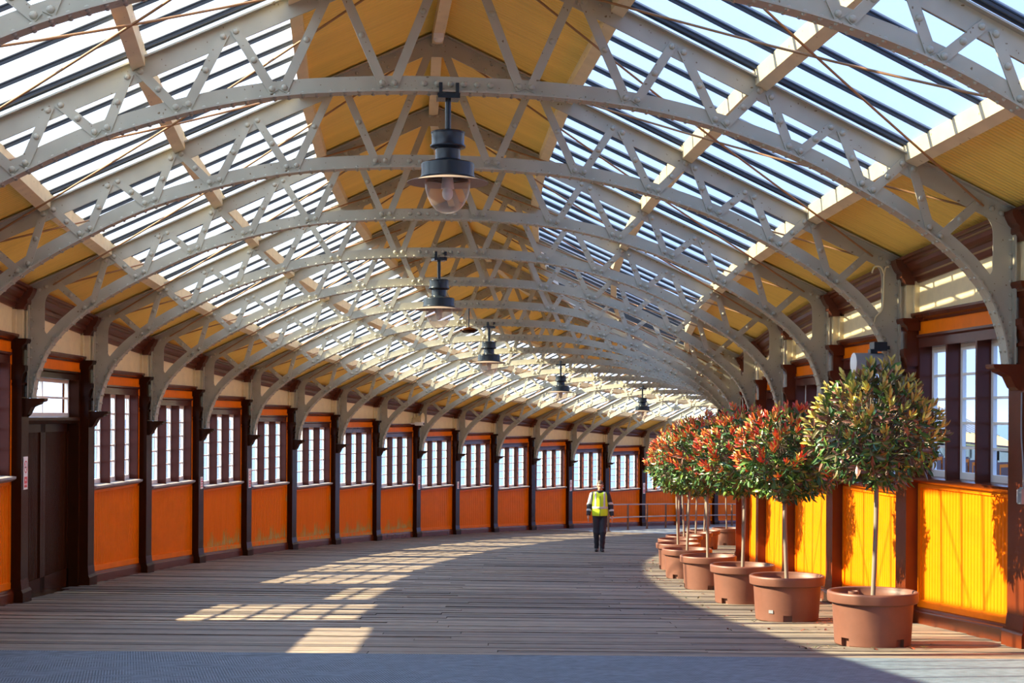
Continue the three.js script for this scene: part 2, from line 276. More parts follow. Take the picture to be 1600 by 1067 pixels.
// ---------------------------------------------------------------- walls
function grooved(m, x0, x1, pitch, y0, y1, z, uvf) {      // beaded boarding: narrow boards with a V joint and a bead
  const n = Math.round((x1 - x0) / pitch), p = (x1 - x0) / n;
  for (let k = 0; k < n; k++) {
    const a = x0 + k * p, s = [[a, -0.014], [a + 0.12 * p, 0], [a + 0.60 * p, 0], [a + 0.68 * p, -0.010], [a + 0.78 * p, 0.003], [a + 0.9 * p, 0], [a + p, -0.014]];
    for (let j = 0; j < s.length - 1; j++) { const [xa, za] = s[j], [xb, zb] = s[j + 1]; const u = uvf || ((x, y) => [x, y]); m.quad([xa, y0, z + za], [xb, y0, z + zb], [xb, y1, z + zb], [xa, y1, z + za], [u(xa, y0), u(xb, y0), u(xb, y1), u(xa, y1)]); }
  }
}
function bayGeometry(L, slope, i0, i1) {
  const G = {}, E = 0.16, sl = (x) => slope * (x / L - 0.5), BK = -0.30;
  {
    const m = new Mb();
    grooved(m, E + 0.1, L - E - 0.1, 0.085, 0.1, 1.52, -0.13, (x, y) => [(x - E) / (L - 2 * E), (y - 0.1) / 1.42]);
    m.box(E, L - E, -0.15, 1.52, BK, -0.14); m.box(E, E + 0.11, 0.0, 1.52, -0.14, -0.112); m.box(L - E - 0.11, L - E, 0.0, 1.52, -0.14, -0.112); m.box(E, L - E, 1.46, 1.525, -0.14, -0.112);
    const a = sl(E), b = sl(L - E); m.hexa([E, 0.1 + a, -0.14], [L - E, 0.1 + b, -0.14], [L - E, 0.1 + b, -0.108], [E, 0.1 + a, -0.108], [E, 0.27 + a, -0.14], [L - E, 0.27 + b, -0.14], [L - E, 0.26 + b, -0.108], [E, 0.26 + a, -0.108]);
    G.panel = m.build();
  }
  const a = i0 - 0.06, b = i1 + 0.06;
  G.surround = new Mb().box(E, L - E, 3.17, 3.32, BK, -0.112).box(E, a, 1.52, 3.17, BK, -0.112).box(b, L - E, 1.52, 3.17, BK, -0.112).build();
  G.rail = new Mb().profile([[BK, 3.32], [-0.10, 3.32], [-0.085, 3.345], [-0.05, 3.36], [-0.03, 3.395], [-0.03, 3.42], [BK, 3.42]], E - 0.02, L - E + 0.02).build();
  G.frieze = new Mb().box(0, L, 3.42, 4.02, BK, -0.11).build();
  G.cornice = new Mb().profile([[BK, 3.83], [-0.09, 3.83], [-0.075, 3.85], [-0.06, 3.89], [-0.03, 3.90], [-0.03, 3.95], [0.0, 3.965], [0.03, 4.0], [0.045, 4.04], [0.08, 4.05], [0.08, 4.075], [0.11, 4.085], [0.11, 4.12], [BK, 4.14]], 0, L, sl(0), sl(L)).build();
  G.baseboard = new Mb().profile([[BK, -0.12], [-0.06, -0.12], [-0.06, 0.125], [-0.068, 0.14], [-0.08, 0.147], [-0.085, 0.17], [-0.105, 0.178], [BK, 0.178]], E - 0.02, L - E + 0.02, sl(E), sl(L - E)).build();
  const pitch = (i1 - i0) / 3;
  G.frame = new Mb().profile([[BK, 3.03], [-0.10, 3.03], [-0.10, 3.13], [-0.075, 3.15], [-0.075, 3.175], [BK, 3.185]], a, b).box(a, i0, 1.58, 3.03, BK, -0.095).box(i1, b, 1.58, 3.03, BK, -0.095).build();
  G.sill = new Mb().profile([[BK, 1.50], [-0.105, 1.50], [-0.04, 1.53], [-0.025, 1.545], [-0.025, 1.572], [-0.10, 1.582], [BK, 1.59]], a - 0.05, b + 0.05).build();
  G.fins = [1, 2].map((k) => new Mb().box(i0 + pitch * k - 0.022, i0 + pitch * k + 0.022, 1.58, 3.03, BK, -0.085).build());
  G.sashes = [0, 1, 2].map((k) => {
    const x0 = i0 + pitch * k + (k ? 0.022 : 0), x1 = i0 + pitch * (k + 1) - (k < 2 ? 0.022 : 0), y0 = 1.585, y1 = 3.03, m = new Mb(), st = 0.055, zA = -0.275, zB = -0.235;
    m.box(x0, x0 + st, y0, y1, zA, zB); m.box(x1 - st, x1, y0, y1, zA, zB); m.box(x0 + st, x1 - st, y0, y0 + 0.075, zA, zB); m.box(x0 + st, x1 - st, y1 - 0.06, y1, zA, zB);
    const ya = y0 + 0.075, yb = y1 - 0.06, ph = (yb - ya) / 5, panes = [];
    for (let j = 1; j < 5; j++) m.box(x0 + st, x1 - st, ya + ph * j - 0.014, ya + ph * j + 0.014, zA + 0.005, zB - 0.003);
    for (let j = 0; j < 5; j++) panes.push(new Mb().quad([x0 + st, ya + ph * j + (j ? 0.014 : 0), -0.257], [x1 - st, ya + ph * j + (j ? 0.014 : 0), -0.257], [x1 - st, ya + ph * (j + 1) - (j < 4 ? 0.014 : 0), -0.257], [x0 + st, ya + ph * (j + 1) - (j < 4 ? 0.014 : 0), -0.257]).build());
    return [m.build(), panes];
  });
  return G;
}
const GL = bayGeometry(LL, -DROP, 0.55, LL - 0.38), GR = bayGeometry(LR, DROP, 0.27, LR - 0.42);
const postGeo = new Mb().box(-0.18, 0.18, -0.15, 3.34, -0.32, 0.02)
  .profile([[-0.3, -0.15], [0.06, -0.15], [0.06, 0.13], [0.05, 0.15], [0.035, 0.17], [-0.3, 0.17]], -0.225, 0.225).profile([[-0.3, 0.17], [0.035, 0.17], [0.02, 0.30], [-0.3, 0.30]], -0.19, 0.19)
  .profile([[-0.3, 3.30], [0.025, 3.30], [0.04, 3.35], [0.075, 3.38], [0.09, 3.41], [0.09, 3.44], [-0.3, 3.44]], -0.235, 0.235)
  .profile([[-0.3, 2.90], [0.025, 2.90], [0.04, 2.98], [0.07, 3.03], [0.07, 3.09], [0.03, 3.10], [-0.3, 3.10]], -0.225, 0.225).profile([[-0.3, 2.83], [0.045, 2.83], [0.045, 2.865], [-0.3, 2.865]], -0.205, 0.205).build();
const corbelGeo = new Mb().profile([[0.0, 2.42], [0.04, 2.42], [0.075, 2.45], [0.10, 2.50], [0.125, 2.55], [0.175, 2.575], [0.225, 2.595], [0.235, 2.615], [0.275, 2.625], [0.29, 2.64], [0.29, 2.665], [0.0, 2.665]], -0.095, 0.095).build();
const pilasterGeo = new Mb().box(-0.135, 0.135, 3.44, 3.86, -0.32, 0.015).box(-0.20, 0.20, 3.44, 3.86, -0.32, -0.06).build();
const cornBlockGeo = new Mb().profile([[-0.3, 3.82], [0.04, 3.82], [0.05, 3.85], [0.07, 3.88], [0.09, 3.90], [0.09, 3.95], [0.12, 3.98], [0.15, 4.04], [0.16, 4.07], [0.16, 4.10], [-0.3, 4.12]], -0.2, 0.2).build();
const trees = [[-1.88, 9.4], [-0.93, 9.4], [-0.03, 9.48], [0.96, 9.48], [1.96, 9.45], [2.98, 9.44], [3.98, 9.44], [4.98, 9.46], [5.98, 9.5], [6.92, 9.4], [8.2, 9.45]];
{
  const walls = [thing('wall_left', 'orange boarded left wall with dark brown posts and cream frieze', 'wall', null, structure), thing('wall_right', 'sunlit yellow-orange boarded right wall behind the potted trees', 'wall', null, structure)];
  let leftSeen = 0;
  for (const side of [-1, 1]) {
    const wall = walls[side < 0 ? 0 : 1], G = side < 0 ? GL : GR, L = side < 0 ? LL : LR;
    for (let i = FIRST; i <= LAST; i++) {
      const door = side < 0 && (i === 0 || i === -2);
      const put = (name, g, m) => wallFrame(part(name, g, m, wall), side, i);
      put('surround', G.surround, M.orange); put('rail', G.rail, M.brown); put('frieze', G.frieze, M.cream); put('cornice', G.cornice, M.cornice);
      if (!door) { put('boarded_panel', G.panel, side < 0 && i >= 3 && i <= 7 ? M.orangeWorn : M.orange); put('baseboard', G.baseboard, M.brown); }
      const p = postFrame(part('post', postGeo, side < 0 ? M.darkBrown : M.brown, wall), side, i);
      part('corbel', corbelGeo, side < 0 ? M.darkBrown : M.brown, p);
      postFrame(part('pilaster', pilasterGeo, M.cream, wall), side, i); postFrame(part('cornice_block', cornBlockGeo, M.cornice, wall), side, i);
      if (door) {
        const dn = i === 0 ? 1 : 2;
        const t = thing('door_' + dn, dn === 1 ? 'dark brown boarded double door under a small transom in the left wall' : 'dark brown boarded door in the left wall nearest the camera', 'door', null, structure);
        wallFrame(t, side, i);
        const a = 0.26, b = L - 0.26, mid = L / 2, y0 = -0.12;
        part('door_frame', new Mb().box(a, a + 0.1, y0, 3.17, -0.34, -0.09).box(b - 0.1, b, y0, 3.17, -0.34, -0.09).profile([[-0.34, 3.05], [-0.1, 3.05], [-0.1, 3.13], [-0.075, 3.15], [-0.075, 3.175], [-0.34, 3.185]], a, b).profile([[-0.34, 2.40], [-0.11, 2.40], [-0.07, 2.45], [-0.07, 2.49], [-0.34, 2.50]], a + 0.1, b - 0.1).build(), M.darkBrown, t);
        part('door_side', new Mb().box(0.16, 0.26, -0.1, 1.52, -0.34, -0.112).box(L - 0.26, L - 0.16, -0.1, 1.52, -0.34, -0.112).build(), M.orange, t);
        for (const [x0, x1] of [[a + 0.1, mid - 0.004], [mid + 0.004, b - 0.1]]) {
          const m = new Mb(); grooved(m, x0 + 0.12, x1 - 0.12, 0.07, 0.22, 2.28, -0.255); m.box(x0, x1, y0, 2.40, -0.31, -0.265); m.box(x0, x0 + 0.12, y0, 2.40, -0.27, -0.235); m.box(x1 - 0.12, x1, y0, 2.40, -0.27, -0.235); m.box(x0, x1, 2.28, 2.40, -0.27, -0.235); m.box(x0, x1, y0, 0.22, -0.27, -0.235);
          part('door_leaf', m.build(), M.darkBrown, t);
        }
        part('threshold', new Mb().hexa([a, -0.12, -0.34], [b, -0.12, -0.34], [b, -0.12, -0.05], [a, -0.12, -0.05], [a, 0.075, -0.34], [b, -0.065, -0.34], [b, -0.065, -0.05], [a, 0.075, -0.05]).build(), M.darkBrown, t);
        const sm = new Mb(), x0 = a + 0.1, x1 = b - 0.1; sm.box(x0, x1, 2.5, 2.56, -0.29, -0.24).box(x0, x1, 3.0, 3.05, -0.29, -0.24).box(x0, x0 + 0.06, 2.56, 3, -0.29, -0.24).box(x1 - 0.06, x1, 2.56, 3, -0.29, -0.24); if (dn === 1) sm.box(x0, x1, 2.765, 2.795, -0.285, -0.245); for (const f of dn === 1 ? [0.5] : []) sm.box(x0 + (x1 - x0) * f - 0.02, x0 + (x1 - x0) * f + 0.02, 2.56, 3, -0.285, -0.245);
        const sash = part('transom', sm.build(), M.white, t); part('pane', new Mb().quad([x0 + 0.06, 2.56, -0.265], [x1 - 0.06, 2.56, -0.265], [x1 - 0.06, 3.0, -0.265], [x0 + 0.06, 3.0, -0.265]).build(), M.pane, sash);
        continue;
      }
      if (i <= -3 || (side > 0 && i > 6)) { wallFrame(part('blank_board', new Mb().box(0.26, L - 0.26, 1.5, 3.2, -0.28, -0.15).build(), M.brown, wall), side, i); continue; }
      let label;
      if (side < 0) label = i === -1 ? 'brown left-wall window on the near side of the boarded door' : i > 0 ? `brown window with white sashes, ${ORD[i - 1]} one past the boarded door in the left wall` : 'brown left-wall window';
      else label = i === -2 ? 'large brown right-wall window with white sashes above the socket box' : `brown right-wall window with white sashes behind the ${ORD[i + 1] || 'last'} potted tree`;
      const t = thing('window_' + (++leftSeen), label, 'window', null, structure); wallFrame(t, side, i);
      part('window_frame', G.frame, M.fin, t); part('sill', G.sill, side < 0 ? M.sillTop : M.brown, t);
      for (const f of G.fins) part('fin', f, M.fin, t);
      for (const [g, panes] of G.sashes) { const s = part('sash', g, M.white, t); for (const q of panes) part('pane', q, M.pane, s); }
    }
  }
}

// ---------------------------------------------------------------- riveted arch trusses
const half = [[0, 5.06], [0.7, 5.047], [1.5, 4.985], [2.0, 4.90], [2.5, 4.775], [3.2, 4.535], [3.88, 4.20], [4.3, 3.955], [4.63, 3.715], [4.83, 3.53], [5.0, 3.315], [5.10, 3.10], [5.165, 2.90], [5.2, 2.668]];
const archCurve = new THREE.CatmullRomCurve3([...half.slice(1).reverse().map(([x, y]) => V(-x, y, 0)), ...half.map(([x, y]) => V(x, y, 0))], false, 'centripetal');
const archPts = archCurve.getSpacedPoints(110), archLen = archCurve.getLength();
const archN = archPts.map((p, i) => { const a = archPts[Math.max(0, i - 1)], b = archPts[Math.min(110, i + 1)], t = b.clone().sub(a).normalize(); return V(-t.y, t.x, 0); });
const archY = (x) => { for (let i = 0; i < 110; i++) if (archPts[i].x <= x && archPts[i + 1].x >= x) { const k = (x - archPts[i].x) / (archPts[i + 1].x - archPts[i].x); return archPts[i].y + (archPts[i + 1].y - archPts[i].y) * k; } return 3; };
const archXatY = (y) => { for (let i = 60; i < 110; i++) if (archPts[i].y >= y && archPts[i + 1].y <= y) { const k = (archPts[i].y - y) / (archPts[i].y - archPts[i + 1].y); return archPts[i].x + (archPts[i + 1].x - archPts[i].x) * k; } return 5.2; };
function sweep(o0, o1, z0, z1) {                          // a strip of the arch between two offsets from its underside
  const m = new Mb(), q = (i, o, z) => [archPts[i].x + archN[i].x * o, archPts[i].y + archN[i].y * o, z];
  for (let i = 0; i < 110; i++) m.hexa(q(i, o0, z0), q(i + 1, o0, z0), q(i + 1, o0, z1), q(i, o0, z1), q(i, o1, z0), q(i + 1, o1, z0), q(i + 1, o1, z1), q(i, o1, z1));
  return m.build();
}
{
  const dome = (r, h) => new THREE.SphereGeometry(1, 8, 3, 0, Math.PI * 2, 0, Math.PI / 2).rotateX(Math.PI / 2).scale(r, r, h);
  const rivetBig = dome(0.030, 0.022), rivetSmall = dome(0.019, 0.017), rivets = [];
  const rivet = (g, x, y, z, nx = 0, ny = 0, nz = 1) => { const q = new THREE.Quaternion().setFromUnitVectors(V(0, 0, 1), V(nx, ny, nz)); rivets.push(g.clone().applyMatrix4(new THREE.Matrix4().compose(V(x, y, z), q, V(1, 1, 1)))); };
  const raftY = (x) => 6.475 - PITCH * Math.abs(x), truss = thing('roof_truss', '', 'roof truss', 'cream riveted iron arch trusses carrying the roof');
  part('arch', mergeGeometries([sweep(0, 0.016, -0.085, 0.085), sweep(0.016, 0.15, -0.014, 0.014)]), M.iron, truss);
  for (const s of [-1, 1]) {
    const m = new Mb(), q = (x, h, z) => [s * x, raftY(x) + h, z];
    const sol = (xa, xb, ha, hb, z) => m.hexa(q(xa, ha, -z), q(xb, ha, -z), q(xb, ha, z), q(xa, ha, z), q(xa, hb, -z), q(xb, hb, -z), q(xb, hb, z), q(xa, hb, z));
    sol(0, 5.3, -0.1, 0.095, 0.011); sol(0, 5.42, 0.09, 0.107, 0.075);
    part('rafter', m.build(), M.iron, truss);
    // web plate of the knee with its rounded opening
    const sh = new THREE.Shape(), arc = []; for (let y = 2.668; y <= 3.5; y += 0.06) arc.push([archXatY(y) + 0.0, y]);
    sh.moveTo(s * 5.275, 2.668); sh.lineTo(s * 5.275, 4.06); sh.lineTo(s * 4.9, 4.235); sh.lineTo(s * 4.86, 4.13); sh.lineTo(s * 4.96, 4.08); sh.quadraticCurveTo(s * 5.075, 4.03, s * 5.075, 3.88); sh.lineTo(s * 5.075, 3.56); sh.quadraticCurveTo(s * 5.06, 3.49, s * 4.99, 3.50); sh.lineTo(s * 4.87, 3.57);
    for (let k = arc.length - 1; k >= 0; k--) sh.lineTo(s * arc[k][0], arc[k][1]);
    const kg = new THREE.ExtrudeGeometry(sh, { depth: 0.008, bevelEnabled: false, curveSegments: 8 }); kg.translate(0, 0, -0.004);
    const back = new Mb().box(Math.min(s * 5.265, s * 5.28), Math.max(s * 5.265, s * 5.28), 2.668, 4.05, -0.075, 0.075).build();
    part('knee_plate', mergeGeometries([kg, back].map((g) => g.index ? g.toNonIndexed() : g)), M.iron, truss);
    const T = [0, 1.1, 2.03, 2.86, 3.54, 4.23, 4.98], B = [0.62, 1.6, 2.44, 3.14, 3.84, 4.5];
    const diag = (xt, xb) => {
      const a = [s * xt, raftY(xt) - 0.01, 0.019], b = [s * xb, archY(s * xb) + 0.085, 0.019];
      const d = V(b[0] - a[0], b[1] - a[1], 0).normalize(), e = 0.035, A = [a[0] - d.x * e, a[1] - d.y * e, 0.019], Bq = [b[0] + d.x * e, b[1] + d.y * e, 0.019];
      part('diagonal', new Mb().bar(A, Bq, 0.085, 0.014, [0, 0, 1]).build(), M.iron, truss);
      rivet(rivetBig, a[0], a[1], 0.026); rivet(rivetBig, b[0], b[1], 0.026); rivet(rivetBig, (a[0] + b[0]) / 2, (a[1] + b[1]) / 2, 0.026);
    };
    for (let k = 0; k < 6; k++) { diag(T[k] + 0.055, B[k] - 0.055); diag(T[k + 1] - 0.055, B[k] + 0.055); }
    for (const x of [5.06, 5.15]) rivet(rivetBig, s * x, raftY(x) - 0.0, 0.012);
    for (let y = 2.75; y < 3.5; y += 0.115) { const x = archXatY(y) + 0.055; rivet(rivetBig, s * Math.min(x, 5.245), y, 0.014); }
    for (let y = 2.8; y < 4.0; y += 0.13) rivet(rivetSmall, s * 5.25, y, 0.004);
    for (let x = 0.4; x < 1.3; x += 0.14) { rivet(rivetSmall, s * x, raftY(x) - 0.05, 0.012); rivet(rivetSmall, s * (x + 0.07), raftY(x + 0.07) + 0.04, 0.012); }
  }
  const nr = Math.floor(archLen / 0.125);
  for (let k = 0; k <= nr; k++) { const f = k / nr * 110, i = Math.min(109, Math.floor(f)), t = f - i, p = archPts[i].clone().lerp(archPts[i + 1], t), n = archN[i]; for (const z of [-0.05, 0.05]) rivet(rivetSmall, p.x, p.y, z, -n.x, -n.y, 0); rivet(rivetSmall, p.x + n.x * 0.016, p.y + n.y * 0.016, 0.055, n.x, n.y, 0); }
  part('splice_plate', new Mb().box(-0.36, 0.36, 5.085, 5.195, 0.011, 0.022).build(), M.iron, truss);
  for (const x of [-0.3, -0.18, -0.06, 0.06, 0.18, 0.3]) rivet(rivetBig, x, 5.14, 0.022);
  const gs = new THREE.Shape(); gs.moveTo(-0.32, 6.24); gs.lineTo(0.32, 6.24); gs.lineTo(0.32, 6.38); gs.lineTo(0.1, 6.53); gs.quadraticCurveTo(0, 6.58, -0.1, 6.53); gs.lineTo(-0.32, 6.38); gs.closePath();
  const apex = new THREE.Shape(); apex.moveTo(-0.26, 6.27); apex.quadraticCurveTo(-0.14, 6.34, -0.09, 6.3); apex.lineTo(0.09, 6.3); apex.quadraticCurveTo(0.14, 6.34, 0.26, 6.27); apex.lineTo(0.26, 6.44); apex.lineTo(0, 6.56); apex.lineTo(-0.26, 6.44); apex.closePath();
  part('apex_plate', new THREE.ExtrudeGeometry(apex, { depth: 0.012, bevelEnabled: false }).translate(0, 0, 0.006), M.iron, truss);
  part('rivets', mergeGeometries(rivets), M.iron, truss).userData.kind = 'stuff';
  const lampAt = { '-2': 'nearest', 1: 'second', 4: 'third', 7: 'fourth', 10: 'fifth' };
  for (let i = -3; i <= 18; i++) {
    const o = i === -3 ? truss : truss.clone(); if (o !== truss) { o.name = numbered('roof_truss'); scene.add(o); }
    place(o, i);
    const label = i === -3 ? 'foremost cream riveted arch truss, cut off by the top edge of the photo' : lampAt[i] ? `cream riveted iron arch truss that carries the ${lampAt[i]} black lantern` : `cream riveted iron arch truss, ${ORD[i + 3]} from the near end of the hall`;
    tag(o, label, 'roof truss', 'cream riveted iron arch trusses carrying the roof');
  }
}

// ---------------------------------------------------------------- lanterns
{
  const lamp = thing('lantern', '', 'lantern', 'black pendant lanterns down the middle of the hall');
  part('rod', new THREE.CylinderGeometry(0.026, 0.026, 0.34, 14).translate(0, 4.88, 0), M.lampMetal, lamp);
  part('clamp', mergeGeometries([new Mb().box(-0.10, 0.10, 5.005, 5.05, -0.1, 0.1).build(), new Mb().box(-0.09, -0.06, 5.02, 5.14, 0.06, 0.11).build(), new Mb().box(0.06, 0.09, 5.02, 5.14, 0.06, 0.11).build()]), M.lampMetal, lamp);
  part('cap', lathe([[0, 4.725], [0.13, 4.722], [0.155, 4.712], [0.155, 4.70], [0.148, 4.698], [0.148, 4.60], [0.162, 4.592], [0.158, 4.57], [0.11, 4.555], [0.11, 4.55]]), M.lampMetal, lamp);
  part('neck', lathe([[0.112, 4.57], [0.112, 4.47], [0.125, 4.455], [0.17, 4.445], [0.22, 4.43]]), M.lampMetal, lamp);
  part('body', lathe([[0.22, 4.437], [0.235, 4.43], [0.24, 4.42], [0.24, 4.32], [0.247, 4.31], [0.247, 4.295], [0.23, 4.285]]), M.lampMetal, lamp);
  part('brim', lathe([[0.2, 4.30], [0.25, 4.292], [0.33, 4.272], [0.365, 4.258], [0.368, 4.25], [0.33, 4.262], [0.25, 4.276], [0.19, 4.28]], 36), M.brim, lamp);
  part('globe', lathe([[0.203, 4.285], [0.207, 4.25], [0.2, 4.19], [0.18, 4.12], [0.15, 4.06], [0.105, 4.01], [0.06, 3.985], [0.02, 3.977], [0, 3.976]], 32), M.lampGlass, lamp);
  part('lamp_holder', mergeGeometries([new THREE.CylinderGeometry(0.05, 0.06, 0.1, 14).translate(0, 4.25, 0), new THREE.SphereGeometry(0.05, 14, 10).scale(1, 1.3, 1).translate(0, 4.16, 0)]), M.bulb, lamp);
  const L = ['largest black lantern, hanging nearest the camera under the roof', 'second black lantern from the camera, hanging below a cream truss', 'third black lantern from the camera, mid hall', 'fourth black lantern from the camera, right of the hall middle', 'farthest and smallest black lantern, above the red treetops'];
  [-2, 1, 4, 7, 10].forEach((s, k) => { const o = k ? lamp.clone() : lamp; if (k) { o.name = numbered('lantern'); scene.add(o); } place(o, s); tag(o, L[k], 'lantern', 'black pendant lanterns down the middle of the hall'); o.rotation.y += k * 0.3; if (k === 0) o.position.x -= 0.08; });
}
// ---------------------------------------------------------------- potted trees
{
  const ev = new Evaluator(); ev.useGroups = false; ev.attributes = ['position', 'normal'];
  const body = new Brush(lathe([[0, 0.002], [0.335, 0.0], [0.352, 0.006], [0.36, 0.02], [0.383, 0.40], [0.386, 0.405], [0.418, 0.408], [0.428, 0.418], [0.432, 0.49], [0.43, 0.505], [0.418, 0.513], [0.398, 0.511], [0.388, 0.50], [0.372, 0.38], [0, 0.38]], 48)); body.updateMatrixWorld();
  let cut = body;
  for (let k = 0; k < 4; k++) { const b = new Brush(new THREE.BoxGeometry(0.1, 0.1, 0.09)); b.position.set(0.36 * Math.sin(k * Math.PI / 2 + 0.45), 0.035, 0.36 * Math.cos(k * Math.PI / 2 + 0.45)); b.rotation.y = k * Math.PI / 2 + 0.45; b.updateMatrixWorld(); cut = ev.evaluate(cut, b, SUBTRACTION); }
  const potGeo = cut.geometry; if (!potGeo.attributes.uv) potGeo.setAttribute('uv', new THREE.Float32BufferAttribute(new Float32Array(potGeo.attributes.position.count * 2).map((_, i) => { const p = potGeo.attributes.position, n = i >> 1; return i & 1 ? p.getY(n) * 2 : Math.atan2(p.getX(n), p.getZ(n)) * 0.6; }), 2));
  const leafGeo = (bend, wide) => {                       // a folded pointed blade one unit long, along +y, face +z
    const m = new Mb(), rows = [[0, 0.012, 0], [0.16, 0.08, 0.01], [0.42, 0.15, 0.0], [0.68, 0.14, -0.05], [0.88, 0.07, -0.12], [1, 0.004, -0.18]];
    for (let k = 0; k < rows.length - 1; k++) { const [y0, w0, z0] = rows[k], [y1, w1, z1] = rows[k + 1]; for (const s of [-1, 1]) { const a = [0, y0, z0 * bend], b = [s * w0 * wide, y0, z0 * bend + 0.32 * w0], c = [s * w1 * wide, y1, z1 * bend + 0.32 * w1], d = [0, y1, z1 * bend]; if (s > 0) m.quad(a, b, c, d); else m.quad(d, c, b, a); } }
    const g = m.build(); g.computeVertexNormals(); return g;
  };
  const leaves = [leafGeo(1, 1), leafGeo(2.2, 0.9), leafGeo(0.3, 1.08)];
  const pal = {
    green: [[0.05, 0.12, 0.025], [0.075, 0.165, 0.03], [0.14, 0.23, 0.035], [0.04, 0.10, 0.04]],
    red: [[0.66, 0.055, 0.02], [0.78, 0.13, 0.025], [0.52, 0.045, 0.035], [0.72, 0.24, 0.05]],
    olive: [[0.58, 0.45, 0.07], [0.44, 0.38, 0.08], [0.62, 0.38, 0.10], [0.32, 0.32, 0.07]],
    bronze: [[0.16, 0.07, 0.045], [0.12, 0.10, 0.04], [0.24, 0.11, 0.07]],
  };
  const leafMats = {}; for (const k in pal) leafMats[k] = pal[k].map((c) => std(c[0], c[1], c[2], k === 'green' || k === 'bronze' ? 0.3 : 0.42, { side: THREE.DoubleSide }));
  const massMat = new THREE.MeshPhysicalMaterial({ color: 0xffffff, vertexColors: true, roughness: 0.36, side: THREE.DoubleSide });
  // a crown: [geometry of shoots, list of leaves]; young leaves at the shoot tips, old ones inside and below
  function crown(kind, rx, ry, cy, spike) {
    const list = [], twigs = [], yAx = V(0, 1, 0);
    const leaf = (p, dir, len, set) => { const q = new THREE.Quaternion().setFromUnitVectors(yAx, dir), roll = new THREE.Quaternion().setFromAxisAngle(dir, rr(-0.7, 0.7) + Math.atan2(dir.x, dir.z) * 0), m = new THREE.Matrix4().compose(p, roll.multiply(q), V(len, len, len)); list.push({ m, p: p.clone().addScaledVector(dir, len * 0.5), set, c: Math.floor(rnd() * pal[set].length), g: Math.floor(rnd() * 3), len }); };
    const N = 330;
    for (let k = 0; k < N; k++) {
      const y = 1 - 2 * (k + 0.5) / N, az = k * 2.39996 + rr(-0.25, 0.25), rad = Math.sqrt(1 - y * y), deep = k % 3 === 0 ? rr(0.45, 0.8) : rr(0.86, 1.06);
      const yy = y < 0 ? y * 0.86 : y, shape = y > 0 ? 1 - 0.25 * y * (spike || 0) : 1;
      const out = V(rad * Math.cos(az), y, rad * Math.sin(az)), tip = V(out.x * rx * deep * shape, cy + yy * ry * deep, out.z * rx * deep * shape);
      if (spike && y > 0.9) tip.y += spike * 0.16 * rnd();
      const grow = V(out.x * 0.8, out.y * 0.5 + 0.55, out.z * 0.8).normalize();
      if (y < -0.35) grow.y *= 0.2;
      const old = deep < 0.83 || y < -0.32 + rr(-0.25, 0.25) && kind === 'red' || (kind === 'olive' && y < 0.0 + rr(-0.5, 0.3));
      twigs.push(tube([[tip.x * 0.25, cy - ry * 0.45 + 0.3 * (tip.y - cy), tip.z * 0.25], [tip.x * 0.65, (tip.y * 0.75 + (cy - 0.15) * 0.25), tip.z * 0.65], [tip.x, tip.y, tip.z]], 0.0055, 4, 4));
      const n = old ? 9 : 10;
      for (let j = 0; j < n; j++) {
        const a = j * 2.4 + rr(-0.3, 0.3), s1 = V(1, 0, 0).cross(grow).normalize(), s2 = grow.clone().cross(s1), t = j / n;
        const lean = old ? rr(0.7, 1.5) : 0.25 + 1.0 * (1 - t) * rr(0.6, 1.1), d = grow.clone().multiplyScalar(Math.cos(lean)).addScaledVector(s1, Math.sin(lean) * Math.cos(a)).addScaledVector(s2, Math.sin(lean) * Math.sin(a)).normalize();
        if (old) { d.y -= 0.45; d.normalize(); }
        const p = tip.clone().addScaledVector(grow, -0.12 * (1 - t)), young = !old && t > (kind === 'red' ? 0.25 : 0.3);
        const set = kind === 'red' ? (young ? (rnd() < 0.8 ? 'red' : 'olive') : rnd() < 0.12 ? 'bronze' : 'green') : young ? (rnd() < 0.85 ? 'olive' : 'bronze') : rnd() < 0.42 ? 'bronze' : 'green';
        leaf(p, d, young ? rr(0.055, 0.10) : rr(0.085, 0.13), set);
      }
    }
    return { list, twigs: mergeGeometries(twigs) };
  }
  const bake = (list) => { const gs = list.map((l) => { const g = leaves[l.g].clone().applyMatrix4(l.m), c = pal[l.set][l.c], n = g.attributes.position.count, a = new Float32Array(n * 3), f = rr(0.8, 1.2); for (let i = 0; i < n; i++) { a[i * 3] = c[0] * f; a[i * 3 + 1] = c[1] * f; a[i * 3 + 2] = c[2] * f; } g.setAttribute('color', new THREE.BufferAttribute(a, 3)); g.deleteAttribute('uv'); return g; }); return mergeGeometries(gs); };
  const L = [
    'nearest potted tree, olive and bronze leaves, in the largest terracotta pot at the front right', 'second potted tree from the front, red tips over green, small label on its pot',
    'third potted tree from the front along the right wall, red topped', 'fourth potted tree from the front, red topped, beside the last visible wall posts', 'fifth potted tree from the front, tall red crown left of the row',
    'sixth potted tree from the front, farthest to the left in the row', 'seventh potted tree, mostly hidden behind the sixth', 'eighth potted tree from the front, half hidden in the row', 'ninth potted tree, seen as a thin stem behind the row', 'tenth potted tree, second from the far end of the row', 'last potted tree of the row, its pot whole beside the end of the right wall'];
  const stemAt = (lean, h) => tube([[0, 0.36, 0], [lean * 0.5, 0.36 + (h - 0.36) * 0.35, lean * 0.3], [lean * 1.1, 0.36 + (h - 0.36) * 0.7, -lean * 0.2], [lean * 0.8, h, 0]], 0.024, 8, 24);
  const crowns = [];
